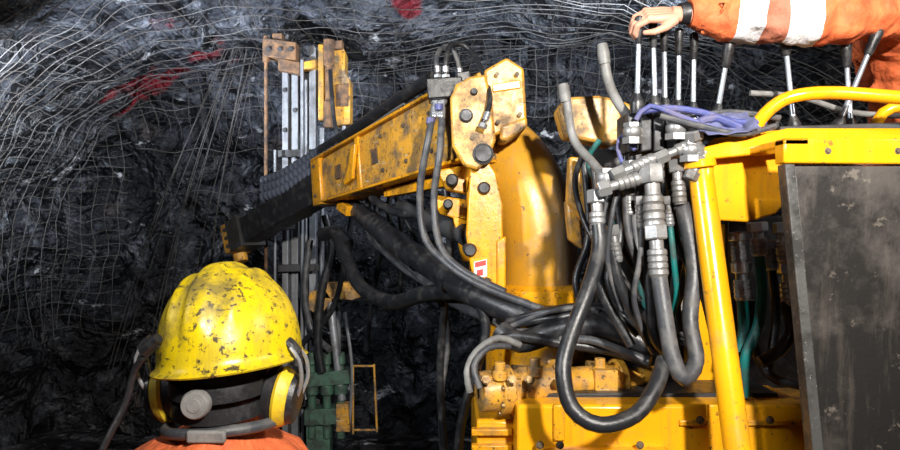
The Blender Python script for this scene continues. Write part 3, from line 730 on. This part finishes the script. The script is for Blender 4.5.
def head(parent,c,fwd,hair=True):
    fwd=Vector(fwd).normalized(); up=Vector((0,0,1)); sd=fwd.cross(up)
    def L(f,s,u): return c+fwd*f+sd*s+up*u
    bm=bmesh.new(); r=bmesh.ops.create_uvsphere(bm,u_segments=48,v_segments=36,radius=1)
    g=lambda a,b,w: math.exp(-((a-b)/w)**2)
    for v in r['verts']:
        f,s,u=v.co.y,v.co.x,v.co.z
        F_,S_,U_=f*0.096,s*0.076,u*0.118
        if u<0: S_*=1-0.30*u*u; F_*=1-0.12*(-u) if f>0 else 1-0.35*(-u)
        if f>0:
            F_+=0.026*g(s,0,0.16)*g(u,-0.18,0.20)+0.006*g(u,0.16,0.12)*g(abs(s),0.3,0.3)
            F_-=0.012*g(abs(s),0.42,0.18)*g(u,0.02,0.14)
            F_+=0.010*g(s,0,0.35)*g(u,-0.80,0.2)+0.006*g(s,0,0.3)*g(u,-0.5,0.1)
        v.co=L(F_,S_,U_)
    finish('head_skin',bm,SKIN,parent,angle=180)
    bm=bmesh.new(); bh=bmesh.new(); bl=bmesh.new()
    for k in (-1,1):
        ball(bm,L(0.080,0.031*k,0.004),0.012,seg=14); ball(bh,L(0.0905,0.031*k,0.004),0.0055,seg=10)
        ball(bh,L(0.088,0.031*k,0.026),0.016 if abs(sd.x)>0.5 else .006,0.006 if abs(sd.x)>0.5 else .016,0.004,seg=10)
    ball(bl,L(0.091,0,-0.055),0.024 if abs(sd.x)>0.5 else .007,0.007 if abs(sd.x)>0.5 else .024,0.007,seg=12)
    finish('eyes',bm,EYEW,parent); finish('irises_and_brows',bh,HAIR,parent); finish('mouth',bl,LIPS,parent)
    bm=bmesh.new()
    for k in (-1,1):
        tube(bm,[L(0.012,0.075*k,-0.02),L(0.016,0.084*k,0.012),L(-0.004,0.09*k,0.026),L(-0.018,0.088*k,0.005),L(-0.004,0.08*k,-0.03)],0.006,seg=8,step=0.006)
        ball(bm,L(-0.002,0.078*k,0.0),0.012,0.012,0.022,seg=12)
    finish('ears',bm,SKIN,parent)
    bm=bmesh.new(); r=bmesh.ops.create_uvsphere(bm,u_segments=40,v_segments=30,radius=1)
    dele=[]
    for v in r['verts']:
        f,s,u=v.co.y,v.co.x,v.co.z
        if (f>0.35 and u<0.55) or (u<-0.62) or (f>0 and u<0.0): dele.append(v)
        F_,S_,U_=f*0.101,s*0.080,u*0.122
        if u<0: S_*=1-0.25*u*u; F_*=1-0.30*(-u)
        v.co=L(F_,S_,U_)+Vector((noise.noise(v.co*9),noise.noise(v.co*9+up),0))*0.003
    bmesh.ops.delete(bm,geom=dele,context='VERTS')
    finish('hair',bm,HAIR,parent,angle=180)
    return L

def helmet(parent,c,fwd,tilt=0.0,roll=0.0):
    fwd=Vector(fwd).normalized(); up=Vector((0,0,1)); sd=fwd.cross(up)
    M=Matrix.Rotation(tilt,3,sd)@Matrix.Rotation(roll,3,fwd)
    fw=M@fwd; u_=M@up; s_=M@sd
    def L(f,s,u): return c+fw*f+s_*s+u_*u
    bm=bmesh.new(); n=96; m=40
    rings=[]
    for j in range(m+1):
        th=j/m*PI/2
        ring=[]
        for i in range(n):
            a=2*PI*i/n
            rr=math.cos(th)**0.86; hz=math.sin(th)**0.95
            f=math.sin(a)*0.143*rr; s=math.cos(a)*0.122*rr; u=0.157*hz
            w=min(1,max(0,hz-0.12)*4)
            ridge=0.009*(0.5+0.5*math.tanh((0.020-abs(s))/0.004))*w
            for k in (-1,1): ridge+=0.005*math.exp(-((s-k*0.055)/0.007)**2)*min(1,max(0,hz-0.25)*4)
            dirv=Vector((s,f,u)).normalized()
            ring.append(bm.verts.new(L(f+dirv.y*ridge,s+dirv.x*ridge,u+dirv.z*ridge)))
        rings.append(ring)
    lower=[]
    for (out,dz) in ((0.003,-0.008),(0.010,-0.012),(0.013,-0.015),(0.010,-0.018),(0.0,-0.012)):
        ring=[]
        for i in range(n):
            a=2*PI*i/n; pk=max(0,math.sin(a))**3
            f=math.sin(a)*(0.143+out+(0.035*pk if out>0.008 else 0)); s=math.cos(a)*(0.122+out*0.8)
            back=max(0,-math.sin(a))
            ring.append(bm.verts.new(L(f,s,dz-0.006*back-0.01*pk*(out>0.008))))
        lower.append(ring)
    allr=lower[::-1]+rings
    for A,B in zip(allr,allr[1:]):
        for i in range(n): bm.faces.new((A[i],A[(i+1)%n],B[(i+1)%n],B[i]))
    bm.faces.new(rings[-1])
    finish('helmet_shell',bm,HELM,parent,angle=60)
    return L

mi=empty('miner')
hx=S(222,0,1.25).x
hc=Vector((hx,1.27,1.735))
Lh=head(mi,hc,(0.1,1,0))
Lm=helmet(mi,Vector((hx+0.012,1.268,1.768)),(0.12,1,0),tilt=-0.06,roll=-0.10)
bm=bmesh.new()
for zz0,zz1,ro in ((0.000,-0.026,0.0),(-0.036,-0.062,-0.003)):
    rg=[]
    for i in range(49):
        a=PI+PI*i/48
        f=math.sin(a)*(0.112+ro); s=math.cos(a)*(0.092+ro)
        dz=-0.008*abs(math.sin(a))
        rg.append([Lh(f*1.0,s,zz+dz) for zz in (zz0,zz1)]+[Lh(f*0.95,s*0.95,zz+dz) for zz in (zz1,zz0)])
    for A,B in zip(rg,rg[1:]):
        a=[bm.verts.new(p) for p in A]; b_=[bm.verts.new(p) for p in B]
        for k in range(4): bm.faces.new((a[k],a[(k+1)%4],b_[(k+1)%4],b_[k]))
finish('helmet_suspension',bm,BLK,mi)
bm=bmesh.new(); c=Lh(-0.110,0.000,-0.030); lathe(bm,c,c+Vector((0.0,-0.022,0)),[(0,0.024),(0.7,0.024),(0.9,0.021),(0.92,0.012),(1,0.011)],28)
finish('ratchet_knob',bm,GREY,mi)
bm=bmesh.new(); by=bmesh.new(); bw_=bmesh.new()
for k in (-1,1):
    a0=Lh(-0.004,0.078*k,-0.038); a1=Lh(-0.004,0.100*k,-0.042); a2=Lh(-0.004,0.136*k,-0.048)
    lathe(bm,a0,a1,[(0,0.036),(0.2,0.043),(0.8,0.043),(1,0.038)],28,sy=1.25)
    lathe(by,a1,a2,[(0,0.041),(0.15,0.044),(0.5,0.040),(0.85,0.030),(1,0.015)],28,sy=1.28)
    lathe(bm,a1+(a2-a1)*0.70,a1+(a2-a1)*1.12,[(0,0.036),(0.6,0.033),(1,0.018)],20,sy=1.3)
    for dy in (-0.018,0.018):
        tube(bw_,[Lh(-0.004+dy*0.5,0.133*k,-0.05),Lh(-0.01+dy,0.150*k,-0.01),Lh(-0.02+dy,0.149*k,0.03),Lh(-0.03+dy*0.6,0.134*k,0.052)],0.0035,seg=8,step=0.01)
    tube(bm,[Lh(-0.03,0.124*k,0.06),Lh(-0.03,0.140*k,0.045),Lh(-0.03,0.143*k,0.02)],0.011,seg=10,step=0.01)
finish('earmuff_cushions',bm,BLK,mi); finish('earmuff_cups',by,MUFF,mi); finish('earmuff_arms',bw_,STEELB,mi)
bm=bmesh.new()
tube(bm,[Lm(-0.125,-0.070,0.035),Lm(-0.11,-0.118,0.00),Vector((hx-0.140,1.18,1.70)),Vector((hx-0.160,1.15,1.64)),Vector((hx-0.19,1.13,1.56))],0.006,seg=8,step=0.01)
tube(bm,[Lm(-0.128,-0.066,0.045),Lm(-0.120,-0.098,0.026)],[0.009,0.011],seg=10)
finish('lamp_cable',bm,BLK,mi)
JM=jacket_mat('miner_hi_vis_fabric',[('z',1.18,1.24,(0.75,0.76,0.78),'x',hx-0.8,hx+0.8)],0.95)
sc=Vector((hx,1.27,0))
V=[sc+Vector(v) for v in [(0,0,0.96),(0,0.0,1.12),(0,0.0,1.30),(0,0.0,1.44),(0,-0.005,1.53),(0,0.0,1.60),
   (-0.17,0,1.47),(-0.26,0.02,1.20),(-0.25,0.14,0.98),(0.17,0,1.47),(0.26,0.02,1.20),(0.25,0.14,0.98),
   (-0.10,0,0.88),(-0.12,0.02,0.50),(-0.13,0,0.12),(-0.13,0.14,0.07),(0.10,0,0.88),(0.12,0.02,0.50),(0.13,0,0.12),(0.13,0.14,0.07)]]
E=[(0,1),(1,2),(2,3),(3,4),(4,5),(3,6),(6,7),(7,8),(3,9),(9,10),(10,11),(0,12),(12,13),(13,14),(14,15),(0,16),(16,17),(17,18),(18,19)]
R=[(0.17,0.12),(0.16,0.12),(0.18,0.13),(0.17,0.12),(0.12,0.085),(0.072,0.068),0.085,0.062,0.045,0.085,0.062,0.045,0.10,0.075,0.055,0.05,0.10,0.075,0.055,0.05]
skin_body('jacket_and_trousers',V,E,R,JM,mi,sub=3)
bm=bmesh.new(); lathe(bm,Vector((hx,1.272,1.52)),Vector((hx,1.277,1.70)),[(0,0.062),(0.5,0.058),(1,0.062)],28); finish('neck',bm,SKIN,mi)
bm=bmesh.new() # jacket yoke over the shoulders with stand-up collar
lathe(bm,Vector((hx-0.025,1.268,1.43)),Vector((hx,1.268,1.640)),[(0,0.29),(0.3,0.285),(0.55,0.27),(0.70,0.24),(0.79,0.20),(0.85,0.155),(0.89,0.118),(0.97,0.104),(1,0.094),(0.99,0.084),(0.6,0.08)],64,sy=0.62)
o=finish('jacket_collar',bm,JM,mi,angle=180)
for v in o.data.vertices:
    p=v.co; v.co=p+Vector((noise.noise(p*16),noise.noise(p*16+Vector((3,3,3))),noise.noise(p*13+Vector((7,1,3)))))*0.010
bm=bmesh.new()
tube(bm,[Vector((hx+0.100*math.cos(a),1.268+0.098*math.sin(a),1.648-0.004*math.cos(a*2)+0.008*math.cos(a))) for a in [PI*1.0+PI*1.0*i/16 for i in range(17)]],0.010,seg=12,step=0.01,ends=True)
finish('neckband',bm,RUBG,mi)
bm=bmesh.new(); box(bm,hx-0.03,hx+0.035,1.157,1.168,1.638,1.659); finish('neckband_buckle',bm,GREY,mi,0.004)
def boots(par,pts,zf):
    bm=bmesh.new()
    for p,fw in pts:
        p=Vector(p); fw=Vector(fw)
        tube(bm,[p-fw*0.07,p+fw*0.02,p+fw*0.12,p+fw*0.19],[0.045,0.055,0.05,0.035],seg=16,step=0.02)
        tube(bm,[p,p+Vector((0,0,0.22))],[0.055,0.065],seg=16)
    finish('boots',bm,BLK,par)
boots(mi,[((hx-0.13,1.27,0.07),(0,1,0)),((hx+0.13,1.27,0.07),(0,1,0))],0)

def hand(name,parent,wrist,fwd,back,side,curl,mat=SKIN,thumb_sign=1,length=1.0):
    fwd=Vector(fwd).normalized(); side=Vector(side); side=(side-fwd*side.dot(fwd)).normalized(); back=Vector(back); back=(back-fwd*back.dot(fwd)-side*back.dot(side)).normalized()
    def L(f,s,b): return wrist+fwd*f*length+side*s*length+back*b*length
    bm=bmesh.new()
    tube(bm,[L(-0.05,0,0),L(-0.01,0,0),L(0.02,0,0)],[0.028,0.027,0.028],seg=16,step=0.01)
    for s in (-0.027,-0.009,0.009,0.027):
        tube(bm,[L(0.0,s*0.55,0),L(0.04,s*0.95,0.001),L(0.088,s,0.0)],[0.016,0.016,0.0125],seg=12,step=0.01)
        ball(bm,L(0.088,s,0.001),0.0125*length)
    for s,ln in ((-0.028,0.88),(-0.0095,1.0),(0.0095,0.95),(0.028,0.76)):
        p=L(0.088,s,0); a=0; pts=[p]; rad=[0.0105]
        for seg_l,c_,r in ((0.043,curl[0],0.0095),(0.026,curl[1],0.009),(0.021,curl[2],0.0075)):
            a+=c_; dirn=fwd*math.cos(a)-back*math.sin(a); p=p+dirn*seg_l*ln*length; pts.append(p); rad.append(r*length)
        for q0,q1,r0,r1 in zip(pts,pts[1:],rad,rad[1:]):
            lathe(bm,q0,q1,[(0,r0),(1,r1)],12); ball(bm,q1,r1,seg=12)
        ball(bm,pts[0],0.011*length,seg=12)
    t=[L(0.015,0.024*thumb_sign,-0.004),L(0.045,0.044*thumb_sign,-0.018),L(0.075,0.046*thumb_sign,-0.030),L(0.098,0.036*thumb_sign,-0.036)]
    for q0,q1,r0,r1 in zip(t,t[1:],(0.017,0.013,0.0105),(0.013,0.0105,0.0085)):
        lathe(bm,q0,q1,[(0,r0),(1,r1)],12); ball(bm,q1,r1,seg=12)
    o=finish(name,bm,mat,parent,angle=180)
    rm=o.modifiers.new('remesh','REMESH'); rm.mode='VOXEL'; rm.voxel_size=0.0028; rm.use_smooth_shade=True
    sm=o.modifiers.new('smooth','SMOOTH'); sm.factor=0.5; sm.iterations=3
    return o
for k in (-1,1):
    hand('hand_left' if k<0 else 'hand_right',mi,Vector((hx+0.25*k,1.45,0.94)),(0,0.35,-0.9),(k*0.6,-0.6,-0.2),(0,1,0.3),(0.3,0.4,0.3))

# --- operator at the levers
op=empty('machine_operator')
JO=jacket_mat('operator_hi_vis_fabric',[('x',0.905,0.992,(0.62,0.63,0.66),'z',2.5,3.2),('x',0.992,1.065,(0.36,0.12,0.07),'z',2.5,3.2),('x',1.065,1.175,(0.62,0.63,0.66),'z',2.5,3.2)],2.22)
V=[Vector(v) for v in [(1.86,2.62,2.24),(1.83,2.60,2.42),(1.75,2.58,2.60),(1.66,2.56,2.73),(1.62,2.56,2.86),
   (1.52,2.38,2.735),(1.17,2.27,2.675),(0.88,2.26,2.68),(0.775,2.255,2.682),
   (1.68,2.78,2.72),(1.80,2.88,2.45),(1.72,2.84,2.22),
   (1.86,2.52,2.16),(1.80,2.50,1.80),(1.86,2.50,1.46),(1.86,2.72,2.16),(1.82,2.74,1.80),(1.88,2.74,1.46)]]
E=[(0,1),(1,2),(2,3),(3,4),(3,5),(5,6),(6,7),(7,8),(3,9),(9,10),(10,11),(0,12),(12,13),(13,14),(0,15),(15,16),(16,17)]
R=[(0.15,0.15),(0.15,0.16),(0.16,0.16),(0.12,0.13),0.065,0.10,0.104,0.084,0.046,0.09,0.065,0.045,0.10,0.075,0.055,0.10,0.075,0.055]
skin_body('jacket_and_trousers',V,E,R,JO,op,sub=4,wr=0.014)
bm=bmesh.new(); tube(bm,[Vector((0.77,2.255,2.682)),Vector((0.80,2.256,2.684)),Vector((0.84,2.257,2.687))],[0.043,0.052,0.055],seg=24,step=0.01); finish('sleeve_cuff',bm,JO,op)
bm=bmesh.new(); tube(bm,[Vector((0.738,2.253,2.680)),Vector((0.765,2.255,2.682))],[0.032,0.036],seg=24,step=0.01); finish('watch_strap',bm,BLK,op)
bm=bmesh.new(); tube(bm,[Vector((1.62,2.56,2.80)),Vector((1.58,2.56,2.96))],0.06,seg=20); finish('neck',bm,SKIN,op)
Lo=head(op,Vector((1.54,2.56,3.02)),(-1,0.05,0)); helmet(op,Vector((1.54,2.56,3.06)),(-1,0.05,0))
hand('hand_left',op,Vector((0.735,2.253,2.676)),(-1,0.0,-0.02),(0.0,-0.62,0.78),(0,0.78,0.62),(0.50,0.95,0.75),thumb_sign=-1,length=1.12)
hand('hand_right',op,Vector((1.70,2.83,2.18)),(-0.3,0,-0.95),(0,0.9,0),(1,0,-0.3),(0.3,0.4,0.3))
boots(op,[((1.88,2.50,1.43),(-1,0,0)),((1.90,2.74,1.43),(-1,0,0))],0)

# ---------------------------------------------------------------- lights
def area(name,loc,tgt,size,power,col,spread=180):
    l=bpy.data.lights.new(name,'AREA'); l.shape='DISK'; l.size=size; l.energy=power; l.color=col; l.spread=math.radians(spread)
    o=bpy.data.objects.new(name,l); bpy.context.collection.objects.link(o); o.location=loc
    o.rotation_euler=(Vector(tgt)-Vector(loc)).to_track_quat('-Z','Y').to_euler(); return o
area('camera_flash',(0.8,-0.8,3.1),(0.6,3.2,2.4),0.16,118,(1.0,0.94,0.86),110)
area('left_fill',(-2.2,0.8,3.0),(0.5,3.4,2.2),0.4,22,(0.92,0.96,1.0),75)  # unseen fill light added at the left, no cap lamp there
area('roof_fill',(-2.3,4.0,2.4),(-1.2,6.2,4.1),0.15,55,(0.80,0.88,1.0),95)  # unseen light placed to brighten the back wall and ceiling rock
area('roof_fill_far',(1.2,3.7,2.9),(0.2,6.2,3.9),0.15,85,(0.82,0.90,1.0),130)  # second unseen light, added to lift the rock overhead
area('left_wall_fill',(-2.0,3.6,2.7),(-3.9,6.0,2.8),0.15,34,(0.85,0.92,1.0),65)  # unseen light added to brighten the left wall
area('rig_work_light',(2.3,1.0,3.1),(1.2,2.6,2.1),0.2,20,(1.0,0.95,0.88))
w=bpy.data.worlds.new('World'); bpy.context.scene.world=w; w.use_nodes=True
w.node_tree.nodes['Background'].inputs[0].default_value=(0.6,0.7,1,1); w.node_tree.nodes['Background'].inputs[1].default_value=0.03
cam=bpy.data.cameras.new('camera'); co=bpy.data.objects.new('camera',cam); bpy.context.collection.objects.link(co)
co.location=(0,0,EYE); co.rotation_euler=(PI/2,0,0); cam.lens=28; cam.sensor_width=36; cam.clip_start=0.05
bpy.context.scene.camera=co
sc_=bpy.context.scene
sc_.view_settings.view_transform='Standard'; sc_.view_settings.look='None'; sc_.view_settings.exposure=0.0
